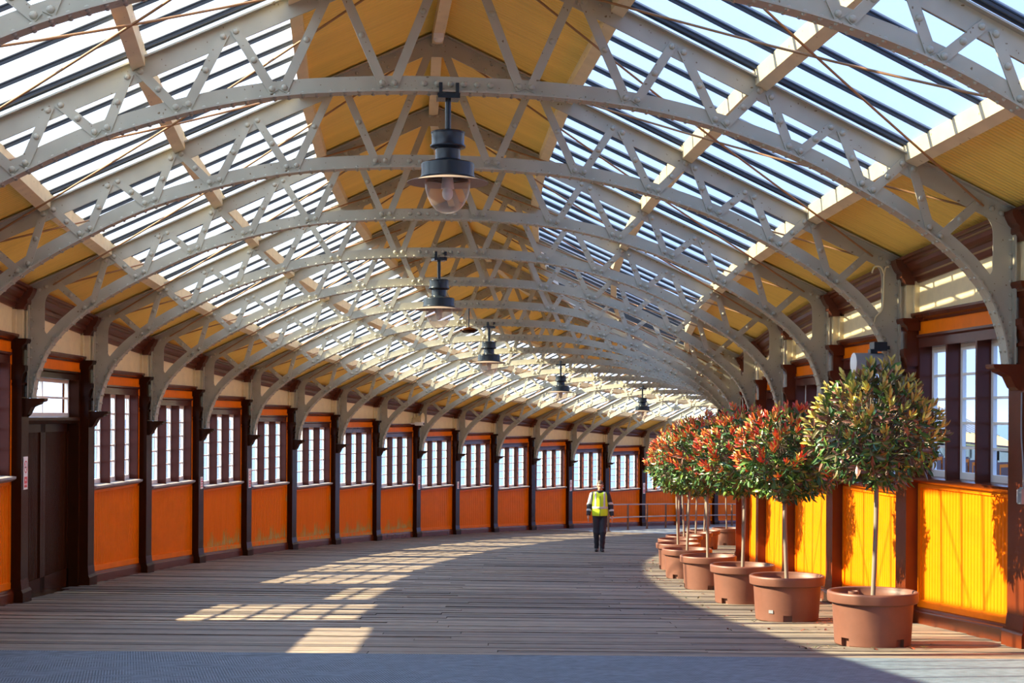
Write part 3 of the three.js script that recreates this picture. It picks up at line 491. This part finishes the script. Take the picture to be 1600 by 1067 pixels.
  trees.forEach(([s, o], k) => {
    const t = thing('potted_tree', L[k], 'potted tree', 'potted trees in a row along the right wall'); place(t, s); const p = cyl(s, o - HW, 0); t.position.set(p.x, floorY(p.x, p.z) + 0.004, p.z);
    const spin = k < 4 ? 0 : k * 1.3; 
    part('pot', potGeo, M.terracotta, t).rotation.y = k * 0.9;
    part('soil', lathe([[0, 0.41], [0.2, 0.415], [0.376, 0.402]], 24), M.soil, t);
    const cy = [2.06, 1.88, 1.98, 2.04, 2.1, 2.1, 2.05, 2.12, 2.0, 2.05, 2.1][k], lean = [0.03, -0.03, 0.02, -0.02, 0.025, -0.03, 0.02, -0.04, 0.02, 0.03, -0.02][k];
    part('stem', stemAt(lean, cy - 0.32), M.bark, t);
    const c = k < 4 ? crown(k ? 'red' : 'olive', [0.66, 0.63, 0.65, 0.66][k], [0.60, 0.56, 0.62, 0.64][k], cy, k === 0 ? 0.8 : 0.2) : crowns[k % 3] || (crowns[k % 3] = (() => { const q = crown('red', 0.64, 0.63, 2.05, 0.3); q.mass = bake(q.list); return q; })());
    const holder = t;
    part('twigs', c.twigs, M.bark, holder).rotation.y = spin;
    if (k < 4) {
      const eye = V(0, EYE, 0).sub(t.position).applyAxisAngle(V(0, 1, 0), -t.rotation.y).normalize();
      for (const l of c.list) l.score = V(l.p.x, l.p.y - cy, l.p.z).dot(eye) + l.len * 2;
      c.list.sort((a, b) => b.score - a.score);
      c.list.slice(0, 300).forEach((l) => { const m = part('leaf', leaves[l.g], leafMats[l.set][l.c], holder); l.m.decompose(m.position, m.quaternion, m.scale); });
      part('foliage', bake(c.list.slice(300)), massMat, holder).userData.kind = 'stuff';
    } else { const m = part('foliage', c.mass, massMat, holder); m.userData.kind = 'stuff'; m.rotation.y = spin; for (const q of holder.children) if (q.name === 'foliage' || q.name === 'twigs') q.position.y = cy - 2.05; }
    if (k === 1) { const lb = part('label_plate', new Mb().box(-0.028, 0.028, 0.105, 0.14, 0.362, 0.372).build(), M.steelGrey, t); lb.rotation.y = -0.75; }
    if (k === 0) { const dr = part('drip_cup', lathe([[0, 0.40], [0.045, 0.40], [0.052, 0.49], [0.045, 0.50], [0.04, 0.47], [0, 0.47]], 16), M.terracotta, t); dr.position.set(-0.15, 0, -0.12); }
  });
  // leaves fallen on the deck
  const fl = []; for (let k = 0; k < 260; k++) { const i = Math.floor(rnd() * 7), s = trees[i][0] + rr(-0.5, 0.35) * (i ? 1 : 0.4), xc = 3.9 - HW + HW + rr(-1.35, 1.1) * (0.4 + 0.6 * rnd()), p = cyl(s, Math.min(4.9, xc), 0); const z = -p.z; if (z < 13.9 || trees.some(([ts, to]) => { const q = cyl(ts, to - HW, 0); return Math.hypot(q.x - p.x, q.z - p.z) < 0.47; })) continue; const g = leaves[k % 3].clone(), q = new THREE.Quaternion().setFromEuler(new THREE.Euler(-Math.PI / 2 + rr(-0.25, 0.25), rr(-0.2, 0.2), rnd() * 6.3, 'YXZ')); g.applyMatrix4(new THREE.Matrix4().compose(V(p.x, floorY(p.x, p.z) + 0.018, p.z), new THREE.Quaternion().setFromAxisAngle(V(0, 1, 0), rnd() * 6.3).multiply(new THREE.Quaternion().setFromEuler(new THREE.Euler(-Math.PI / 2 + rr(-0.2, 0.25), 0, rr(-0.3, 0.3)))), V(1, 1, 1).multiplyScalar(rr(0.06, 0.11)))); const c = [[0.10, 0.03, 0.02], [0.05, 0.05, 0.02], [0.25, 0.06, 0.03], [0.16, 0.13, 0.05]][k % 4], n = g.attributes.position.count, a = new Float32Array(n * 3); for (let i2 = 0; i2 < n * 3; i2++) a[i2] = c[i2 % 3]; g.setAttribute('color', new THREE.BufferAttribute(a, 3)); fl.push(g); }
  const fm = part('fallen_leaves', mergeGeometries(fl), massMat, scene); tag(fm, 'dry fallen leaves scattered on the sunlit boards around the pots', 'fallen leaves', null, 'stuff');
}

// ---------------------------------------------------------------- signs, fittings
{
  const draw = (w, h, f) => new THREE.MeshStandardMaterial({ roughness: 0.4, map: canvasTex(w, h, f) });
  const noSmoke = draw(192, 420, (c, w, h) => {
    c.fillStyle = '#f4f2ee'; c.fillRect(0, 0, w, h); c.strokeStyle = '#222'; c.fillStyle = '#222'; c.fillRect(42, 128, 84, 15); c.fillRect(130, 128, 8, 15); c.lineWidth = 5; c.beginPath(); c.moveTo(132, 122); c.bezierCurveTo(150, 105, 120, 96, 140, 78); c.stroke();
    c.strokeStyle = '#c8202c'; c.lineWidth = 17; c.beginPath(); c.arc(w / 2, 130, 74, 0, 7); c.stroke(); c.beginPath(); c.moveTo(w / 2 - 52, 78); c.lineTo(w / 2 + 52, 182); c.stroke();
    c.fillStyle = '#d3262f'; c.fillRect(20, 258, w - 40, 138); c.fillStyle = '#fff'; c.font = 'bold 46px sans-serif'; c.textAlign = 'center'; c.fillText('No', w / 2, 316); c.font = 'bold 36px sans-serif'; c.fillText('smoking', w / 2, 366);
  });
  const notice = draw(160, 220, (c, w, h) => { c.fillStyle = '#f4f2ee'; c.fillRect(0, 0, w, h); c.fillStyle = '#cc2430'; for (let r = 0; r < 4; r++) { let x = 20; while (x < w - 34) { const l = 16 + ((x * 7 + r * 31) % 22); c.fillRect(x, 26 + r * 46, l, 28); x += l + 7; } } });
  const sign = (i, y, w, h, mat, label) => {
    const t = thing('sign', label, 'sign', 'small white signs on the left wall posts'); postFrame(t, -1, i); t.translateY(y); t.translateZ(0.022);
    part('board', new Mb().box(-w / 2, w / 2, 0, h, 0, 0.008).build(), M.white, t); part('print', new Mb().quad([-w / 2 + 0.004, 0.004, 0.0095], [w / 2 - 0.004, 0.004, 0.0095], [w / 2 - 0.004, h - 0.004, 0.0095], [-w / 2 + 0.004, h - 0.004, 0.0095], [[0, 0], [1, 0], [1, 1], [0, 1]]).build(), mat, t);
  };
  sign(0, 1.47, 0.2, 0.43, noSmoke, 'white and red no smoking sign on the post left of the boarded door');
  sign(3, 1.47, 0.17, 0.24, notice, 'small white notice with red lines, second sign from the camera');
  sign(4, 1.49, 0.2, 0.43, noSmoke, 'white and red no smoking sign, second of its kind from the camera');
  sign(8, 1.47, 0.2, 0.43, noSmoke, 'no smoking sign on the left post below the round horn loudspeaker');
  sign(9, 1.5, 0.17, 0.24, notice, 'small white and red notice one post past the horn loudspeaker');
  sign(12, 1.47, 0.2, 0.43, noSmoke, 'no smoking sign on the post just left of the walking man');
  sign(14, 1.4, 0.2, 0.46, noSmoke, 'farthest no smoking sign, between the walking man and the trees');
  // socket box with its cable
  { const t = thing('socket_box', 'grey socket box with a cable on the nearest right wall post', 'socket'); postFrame(t, 1, -2); t.position.y += 0; 
    part('box', new Mb().box(-0.05, 0.04, 1.36, 1.5, 0.02, 0.085).box(-0.04, 0.03, 1.5, 1.515, 0.03, 0.07).build(), M.steelGrey, t); part('socket_plate', new Mb().box(-0.075, -0.05, 1.37, 1.49, 0.03, 0.08).build(), M.white, t);
    part('cable', tube([[0.0, 1.51, 0.05], [0.0, 1.62, 0.05], [-0.06, 1.8, 0.03], [-0.09, 2.0, 0.03], [-0.09, 2.4, 0.03]], 0.008), M.steelGrey, t); t.translateX(0.22); }
  // projector loudspeakers clamped to the right-hand ribs
  const speaker = (s, xc, h, turn, label) => {
    const t = thing('loudspeaker', label, 'loudspeaker'); place(t, s); t.position.copy(cyl(s, xc, h)); t.rotation.y += turn;
    part('housing', lathe([[0, -0.17], [0.11, -0.17], [0.118, -0.16], [0.118, 0.16], [0.112, 0.165]], 24).rotateZ(Math.PI / 2), M.steelGrey, t); part('face', lathe([[0, 0.17], [0.11, 0.168], [0.118, 0.16]], 24).rotateZ(Math.PI / 2), M.white, t);
    part('bracket', mergeGeometries([new Mb().box(0.02, 0.1, 0.11, 0.16, -0.05, 0.05).build(), new Mb().box(0.05, 0.2, 0.14, 0.24, -0.09, 0.09).build(), new Mb().box(0.14, 0.26, 0.16, 0.2, -0.12, 0.0).build()]), M.lampMetal, t);
  };
  speaker(-1.02, 4.9, 2.93, 0.0, 'grey cylindrical loudspeaker clamped to the arch behind the nearest tree top');
  speaker(3.5, 4.85, 2.95, 0.1, 'beige box-like loudspeaker clamped to a far right-hand arch above the red trees');
  { const t = thing('horn_loudspeaker', 'cream horn loudspeaker on a left wall post under the cornice', 'loudspeaker'); postFrame(t, -1, 8); t.translateY(3.66); t.translateZ(0.02); t.translateX(-0.3);
    part('horn', lathe([[0.04, 0], [0.06, 0.06], [0.12, 0.16], [0.17, 0.22], [0.175, 0.225], [0.165, 0.225], [0.05, 0.08], [0, 0.08]], 24).rotateX(Math.PI / 2), M.cream, t); part('bracket', new Mb().box(-0.02, 0.02, -0.14, 0.02, -0.12, 0.08).build(), M.cream, t); }
  { const t = thing('surveillance_camera', 'small camera on an arm beside the cream horn loudspeaker', 'camera'); postFrame(t, -1, 8); t.translateY(3.5); t.translateX(-0.62); t.translateZ(0.02);
    part('housing', new Mb().box(-0.06, 0.06, -0.05, 0.05, 0.1, 0.36).build(), M.white, t); part('arm', new Mb().box(-0.02, 0.02, -0.02, 0.02, -0.1, 0.14).build(), M.white, t); part('lens', new THREE.CylinderGeometry(0.035, 0.035, 0.02, 14).rotateX(Math.PI / 2).translate(0, 0, 0.37), M.lampMetal, t); }
  { const t = thing('smoke_detector', 'small white detector box fixed under the ridge beam near the top', 'detector'); place(t, -1.12); t.position.copy(cyl(-1.12, 0, 6.36));
    part('base_box', new Mb().box(-0.055, 0.055, 0.03, 0.085, -0.06, 0.06).build(), M.white, t); part('cover', lathe([[0, 0], [0.04, 0.002], [0.048, 0.015], [0.05, 0.032]], 18), M.white, t); }
  { const t = thing('pendant_fitting', 'small dark dish-shaped pendant fitting between the second and third lanterns', 'lamp'); place(t, 3); t.position.copy(cyl(3, 0, 0)); const y = 4.62;
    part('rod', new THREE.CylinderGeometry(0.012, 0.012, 0.5, 8).translate(0, y + 0.27, 0), M.lampMetal, t); part('dish', lathe([[0, y - 0.05], [0.1, y - 0.05], [0.17, y - 0.01], [0.19, y + 0.01], [0.1, y + 0.045], [0.03, y + 0.06], [0, y + 0.06]], 24), M.darkBrown, t); }
  // cable looped over the right-hand knee
  { const t = thing('conduit', 'thin pale cable running down the knee of the second right-hand arch', 'cable'); place(t, -1);
    part('run', tube([[5.15, 4.03, 0.04], [5.12, 4.03, 0.04], [5.1, 3.95, 0.03], [5.09, 3.7, 0.03], [5.07, 3.54, 0.03], [5.0, 3.46, 0.03], [4.98, 3.36, 0.03]], 0.01, 6, 40), M.cream, t); part('loop', tube([[5.1, 3.95, 0.03], [5.05, 4.03, 0.05], [4.98, 4.03, 0.05], [4.95, 3.96, 0.05]], 0.01, 6, 16), M.cream, t); }
  // railing at the far end
  { const t = thing('railing', 'low rusty metal railing with two rails on the far asphalt', 'railing'); const pts = [[11.35, 2.42], [11.53, 2.29], [12.34, 1.95], [13.01, 1.78], [13.7, 1.55], [14.4, 1.4], [15.1, 1.3], [15.8, 1.2], [16.5, 1.1]].slice(1).map(([s, o]) => { const p = cyl(s, o - HW, 0); p.y = floorY(p.x, p.z); return p; });
    const rust = std(0.24, 0.13, 0.08, 0.6, { map: chips }); for (const p of pts) part('post', new Mb().box(p.x - 0.035, p.x + 0.035, p.y, p.y + 1.0, p.z - 0.035, p.z + 0.035).box(p.x - 0.07, p.x + 0.07, p.y, p.y + 0.015, p.z - 0.07, p.z + 0.07).build(), rust, t);
    for (const h of [0.5, 1.0]) part('rail', mergeGeometries(pts.slice(1).map((p, k) => new Mb().bar([pts[k].x, pts[k].y + h, pts[k].z], [p.x, p.y + h, p.z], 0.045, 0.045).build())), std(0.32, 0.27, 0.25, 0.5), t); }
}

// ---------------------------------------------------------------- the walking man
{
  const man = thing('person', 'man in a yellow high-visibility vest and dark trousers walking towards the camera', 'person');
  { const p = V(2.22, 0, -40.26); man.position.set(p.x, floorY(p.x, p.z) + 0.003, p.z); man.rotation.y = -0.05; }
  // smooth distance fields meshed on a grid
  const cap = (a, b, ra, rb) => { const d = [b[0] - a[0], b[1] - a[1], b[2] - a[2]], l2 = d[0] ** 2 + d[1] ** 2 + d[2] ** 2; return (x, y, z) => { const px = x - a[0], py = y - a[1], pz = z - a[2], t = Math.max(0, Math.min(1, (px * d[0] + py * d[1] + pz * d[2]) / l2)); return Math.hypot(px - d[0] * t, py - d[1] * t, pz - d[2] * t) - (ra + (rb - ra) * t); }; };
  const ell = (c, r) => (x, y, z) => { const a = (x - c[0]) / r[0], b = (y - c[1]) / r[1], e = (z - c[2]) / r[2], k = Math.hypot(a, b, e), m = Math.hypot(a / r[0], b / r[1], e / r[2]); return m < 1e-6 ? -Math.min(...r) : k * (k - 1) / m; };
  const smin = (a, b, k) => { const h = Math.max(k - Math.abs(a - b), 0) / k; return Math.min(a, b) - h * h * k / 4; };
  const uni = (k, ...f) => (x, y, z) => { let d = f[0](x, y, z); for (let i = 1; i < f.length; i++) d = smin(d, f[i](x, y, z), k); return d; };
  const off = (f, r) => (x, y, z) => f(x, y, z) - r;
  const clip = (f, g) => (x, y, z) => Math.max(f(x, y, z), g(x, y, z));
  function mesh(f, lo, hi, cell) {                        // surface nets
    const n = [0, 1, 2].map((k) => Math.ceil((hi[k] - lo[k]) / cell) + 1), F = new Float32Array(n[0] * n[1] * n[2]), I = (i, j, k) => i + n[0] * (j + n[1] * k), id = new Int32Array(F.length).fill(-1), pos = [], idx = [];
    for (let k = 0; k < n[2]; k++) for (let j = 0; j < n[1]; j++) for (let i = 0; i < n[0]; i++) F[I(i, j, k)] = f(lo[0] + i * cell, lo[1] + j * cell, lo[2] + k * cell);
    for (let k = 0; k < n[2] - 1; k++) for (let j = 0; j < n[1] - 1; j++) for (let i = 0; i < n[0] - 1; i++) {
      let c = 0, sx = 0, sy = 0, sz = 0; const cr = [];
      for (let q = 0; q < 8; q++) cr.push(F[I(i + (q & 1), j + (q >> 1 & 1), k + (q >> 2))]);
      for (const [a, b] of [[0, 1], [2, 3], [4, 5], [6, 7], [0, 2], [1, 3], [4, 6], [5, 7], [0, 4], [1, 5], [2, 6], [3, 7]]) if ((cr[a] < 0) !== (cr[b] < 0)) { const t = cr[a] / (cr[a] - cr[b]); c++; sx += (a & 1) + t * ((b & 1) - (a & 1)); sy += (a >> 1 & 1) + t * ((b >> 1 & 1) - (a >> 1 & 1)); sz += (a >> 2) + t * ((b >> 2) - (a >> 2)); }
      if (c) { id[I(i, j, k)] = pos.length / 3; pos.push(lo[0] + (i + sx / c) * cell, lo[1] + (j + sy / c) * cell, lo[2] + (k + sz / c) * cell); }
    }
    const Q = (a, b, c, d, flip) => { if (a < 0 || b < 0 || c < 0 || d < 0) return; if (flip) idx.push(a, c, b, a, d, c); else idx.push(a, b, c, a, c, d); };
    for (let k = 1; k < n[2] - 1; k++) for (let j = 1; j < n[1] - 1; j++) for (let i = 1; i < n[0] - 1; i++) {
      const v = F[I(i, j, k)] < 0;
      if (v !== F[I(i + 1, j, k)] < 0) Q(id[I(i, j - 1, k - 1)], id[I(i, j, k - 1)], id[I(i, j, k)], id[I(i, j - 1, k)], !v);
      if (v !== F[I(i, j + 1, k)] < 0) Q(id[I(i - 1, j, k - 1)], id[I(i - 1, j, k)], id[I(i, j, k)], id[I(i, j, k - 1)], !v);
      if (v !== F[I(i, j, k + 1)] < 0) Q(id[I(i - 1, j - 1, k)], id[I(i, j - 1, k)], id[I(i, j, k)], id[I(i - 1, j, k)], !v);
    }
    const g = new THREE.BufferGeometry(); g.setAttribute('position', new THREE.Float32BufferAttribute(pos, 3)); g.setIndex(idx); g.computeVertexNormals(); return g;
  }
  const sh = { L: [-0.185, 1.42, 0], R: [0.185, 1.42, 0] }, el = { L: [-0.262, 1.15, -0.03], R: [0.268, 1.15, -0.02] }, wr = { L: [-0.29, 0.91, 0.06], R: [0.305, 0.90, 0.05] };
  const hipL = [-0.085, 0.90, 0], hipR = [0.085, 0.90, 0], kneeL = [-0.085, 0.49, 0.02], kneeR = [0.075, 0.49, 0.09], ankL = [-0.075, 0.085, -0.06], ankR = [0.06, 0.10, 0.06];
  const torso = uni(0.1, ell([0, 1.27, 0], [0.165, 0.22, 0.105]), ell([0, 1.07, 0.01], [0.15, 0.18, 0.105]), ell([0, 0.93, 0], [0.16, 0.12, 0.11]), cap([-0.14, 1.43, -0.01], [0.14, 1.43, -0.01], 0.055, 0.055));
  const neck = cap([0, 1.44, 0.0], [0, 1.57, 0.025], 0.058, 0.052);
  const arm = (k) => uni(0.03, cap(sh[k], el[k], 0.052, 0.042), cap(el[k], wr[k], 0.042, 0.027));
  const legL = uni(0.04, cap(hipL, kneeL, 0.085, 0.056), cap(kneeL, ankL, 0.055, 0.038)), legR = uni(0.04, cap(hipR, kneeR, 0.085, 0.056), cap(kneeR, ankR, 0.055, 0.038));
  // head, tilted down
  const th = 0.33, hc = [0, 1.655, 0.035], toHead = (x, y, z) => { const Y = y - hc[1], Z = z - hc[2], c = Math.cos(th), s = Math.sin(th); return [x - hc[0], Y * c + Z * s, -Y * s + Z * c]; };
  const H = (f) => (x, y, z) => { const q = toHead(x, y, z); return f(q[0], q[1], q[2]); };
  const face = uni(0.025, ell([0, 0.03, -0.01], [0.074, 0.09, 0.092]), ell([0, -0.045, 0.025], [0.055, 0.068, 0.062]), ell([0, -0.095, 0.055], [0.026, 0.02, 0.02]), cap([0, 0.01, 0.088], [0, -0.03, 0.104], 0.008, 0.013), ell([0.077, -0.01, -0.01], [0.012, 0.03, 0.02]), ell([-0.077, -0.01, -0.01], [0.012, 0.03, 0.02]), cap([-0.03, 0.03, 0.078], [0.03, 0.03, 0.078], 0.012, 0.012));
  const headF = H((x, y, z) => { let d = face(x, y, z); for (const s of [-1, 1]) d = Math.max(d, -(Math.hypot(x - s * 0.03, y - 0.008, z - 0.097) - 0.016)); d = Math.max(d, -Math.max(Math.abs(x) - 0.024, Math.abs(y + 0.062) - 0.003, 0.075 - z)); return d; });
  const hand = (k) => { const s = k === 'L' ? -1 : 1, w = wr[k], d = [s * 0.05, -0.98, 0.15], P = (t, u, v) => [w[0] + d[0] * t + u * 0.1 + 0, w[1] + d[1] * t, w[2] + d[2] * t + v + 0]; const fs = [uni(0.02, cap(w, P(0.05, 0, 0), 0.026, 0.022), cap(P(0.05, 0, -0.022), P(0.095, 0, -0.028), 0.016, 0.014), cap(P(0.05, 0, 0.02), P(0.095, 0, 0.026), 0.017, 0.014), cap(P(0.07, 0, -0.02), P(0.07, 0, 0.022), 0.016, 0.016))];
    [[-0.033, 0.145], [-0.013, 0.168], [0.008, 0.175], [0.028, 0.165]].forEach(([v, t], q) => fs.push(uni(0.008, cap(P(0.09, 0, v), P(0.09 + (t - 0.09) * 0.5, -s * 0.02, v + 0.002), 0.0095, 0.009), cap(P(0.09 + (t - 0.09) * 0.5, -s * 0.02, v + 0.002), P(t, -s * 0.16, v + 0.004), 0.009, 0.0075))));
    fs.push(uni(0.008, cap(P(0.03, -s * 0.02, 0.026), P(0.07, -s * 0.1, 0.05), 0.013, 0.0105), cap(P(0.07, -s * 0.1, 0.05), P(0.105, -s * 0.16, 0.056), 0.0105, 0.008))); return uni(0.004, ...fs); };
  const skin = std(0.58, 0.30, 0.21, 0.5), navy = std(0.016, 0.018, 0.028, 0.7), hivis = std(0.62, 0.86, 0.02, 0.6), silver = std(0.55, 0.55, 0.56, 0.35), hairM = std(0.075, 0.045, 0.028, 0.6), boot = std(0.015, 0.015, 0.017, 0.4);
  const bodyGeo = mergeGeometries([mesh(uni(0.02, torso, neck, arm('L'), arm('R'), legL, legR), [-0.42, 0.02, -0.22], [0.42, 1.60, 0.24], 0.013), mesh(uni(0.02, headF, neck), [-0.13, 1.49, -0.12], [0.13, 1.80, 0.2], 0.0045), mesh(hand('L'), [-0.40, 0.70, -0.03], [-0.22, 0.95, 0.19], 0.0035), mesh(hand('R'), [0.22, 0.69, -0.04], [0.42, 0.94, 0.18], 0.0035)]);
  part('body', bodyGeo, skin, man);
  for (const s of [-1, 1]) { const e = part('eye', mesh(H(ell([s * 0.03, 0.006, 0.083], [0.012, 0.005, 0.009])), [s * 0.03 - 0.03, 1.6, 0.05], [s * 0.03 + 0.03, 1.72, 0.17], 0.003), std(0.05, 0.035, 0.03, 0.2), man); part('eyebrow', mesh(H(cap([s * 0.016, 0.036, 0.094], [s * 0.046, 0.036, 0.083], 0.005, 0.004)), [s * 0.03 - 0.05, 1.6, 0.04], [s * 0.03 + 0.05, 1.74, 0.18], 0.004), std(0.05, 0.03, 0.02, 0.7), man); }
  part('hair', mesh(H((x, y, z) => Math.max(ell([0, 0.035, -0.018], [0.083, 0.1, 0.1])(x, y, z) - 0.002 * Math.sin(x * 210 + y * 90), -(face(x, y, z) + 0.002), -Math.max(-(y - 0.058 - 0.2 * Math.abs(x)) + 0 * z, 0) + (z > 0.02 ? (0.07 - y) : (-0.06 - y)))), [-0.13, 1.5, -0.14], [0.13, 1.82, 0.19], 0.005), hairM, man);
  const arms = (r) => { const a = arm('L'), b = arm('R'); return (x, y, z) => Math.min(a(x, y, z), b(x, y, z)) - r; };
  const wristCut = (x, y, z) => { const k = x < 0 ? 'L' : 'R', e = el[k], w = wr[k], d = [w[0] - e[0], w[1] - e[1], w[2] - e[2]], l = Math.hypot(...d); return (((x - w[0]) * d[0] + (y - w[1]) * d[1] + (z - w[2]) * d[2]) / l) - 0.0; };
  const jacketF = uni(0.05, off(torso, 0.022), arms(0.024));
  part('jacket', mesh((x, y, z) => Math.max(jacketF(x, y, z), Math.abs(x) > 0.2 ? wristCut(x, y, z) : -1, 0.86 - y, (y > 1.40 ? 0.05 - Math.hypot(x, z - 0.02) : -1)), [-0.42, 0.84, -0.22], [0.42, 1.56, 0.22], 0.011), navy, man);
  part('collar', mesh((x, y, z) => Math.max(neck(x, y, z) - 0.028, -(neck(x, y, z) - 0.012), y - 1.54, 1.45 - y), [-0.12, 1.42, -0.12], [0.12, 1.57, 0.14], 0.008), navy, man);
  const torsoV = off(torso, 0.034);
  const vest = part('vest', mesh((x, y, z) => Math.max(torsoV(x, y, z), 0.90 - y, y - 1.5, Math.abs(x) - (0.215 - Math.max(0, y - 1.3) * 0.32), (y > 1.38 ? 0.072 + (z > 0 ? (y - 1.38) * 0.15 : 0) - Math.hypot(x, z - 0.02) : -1)), [-0.26, 0.88, -0.2], [0.26, 1.54, 0.22], 0.009), hivis, man);
  const band = off(torso, 0.040); part('reflective_band', mesh((x, y, z) => Math.max(band(x, y, z), Math.abs(y - 1.11) - 0.027, Math.abs(x) - 0.21), [-0.26, 1.06, -0.2], [0.26, 1.17, 0.22], 0.008), silver, vest);
  for (const s of [-1, 1]) part('reflective_brace', mesh((x, y, z) => Math.max(band(x, y, z), Math.abs(x - s * 0.11) - 0.024, 1.12 - y, y - 1.5), [s * 0.11 - 0.04, 1.1, -0.2], [s * 0.11 + 0.04, 1.53, 0.22], 0.008), silver, vest);
  part('zip', mesh((x, y, z) => Math.max(off(torso, 0.041)(x, y, z), Math.abs(x) - 0.007, -z, 0.9 - y, y - 1.4), [-0.02, 0.88, 0.02], [0.02, 1.42, 0.2], 0.006), navy, vest);
  const along = (k, x, y, z) => { const e = el[k], w = wr[k]; return ((x - e[0]) * (w[0] - e[0]) + (y - e[1]) * (w[1] - e[1]) + (z - e[2]) * (w[2] - e[2])) / ((w[0] - e[0]) ** 2 + (w[1] - e[1]) ** 2 + (w[2] - e[2]) ** 2); };
  for (const k of ['L', 'R']) { const s = k === 'L' ? -1 : 1, f = off(arm(k), 0.029); for (const [a, b] of [[0.38, 0.58], [-0.28, -0.06]]) part('sleeve_band', mesh((x, y, z) => { const t = along(k, x, y, z); return Math.max(f(x, y, z), a - t, t - b); }, [Math.min(s * 0.42, s * 0.16), 0.95, -0.14], [Math.max(s * 0.42, s * 0.16), 1.32, 0.14], 0.008), silver, man); }
  part('shoulder_panel', mesh((x, y, z) => { const t = along('L', x, y, z); return Math.max(arm('L')(x, y, z) - 0.028, 1.24 - y, y - 1.5, x + 0.17); }, [-0.36, 1.2, -0.14], [-0.12, 1.54, 0.14], 0.008), silver, man);
  part('trousers', mesh((x, y, z) => Math.max(uni(0.03, off(legL, 0.02), off(legR, 0.02), off(ell([0, 0.91, 0], [0.16, 0.12, 0.11]), 0.014))(x, y, z) - 0.004 * Math.sin(y * 46 + x * 25) * (y < 0.5 ? 1 : 0.3), 0.075 - y, y - 0.99), [-0.26, 0.05, -0.2], [0.26, 1.02, 0.24], 0.011), navy, man);
  for (const [a, s] of [[ankL, -1], [ankR, 1]]) { const y0 = s > 0 ? 0.0 : 0.0; part('boot', mesh((x, y, z) => Math.max(uni(0.04, cap([a[0], 0.14, a[2]], [a[0], 0.06, a[2] - 0.01], 0.05, 0.05), cap([a[0], 0.045, a[2]], [a[0] + s * 0.012, 0.04, a[2] + 0.17], 0.045, 0.042))(x, y, z), y0 - y + 0.002), [a[0] - 0.1, -0.03, a[2] - 0.12], [a[0] + 0.1, 0.2, a[2] + 0.27], 0.009), boot, man); }
}
renderer.render(scene, camera);
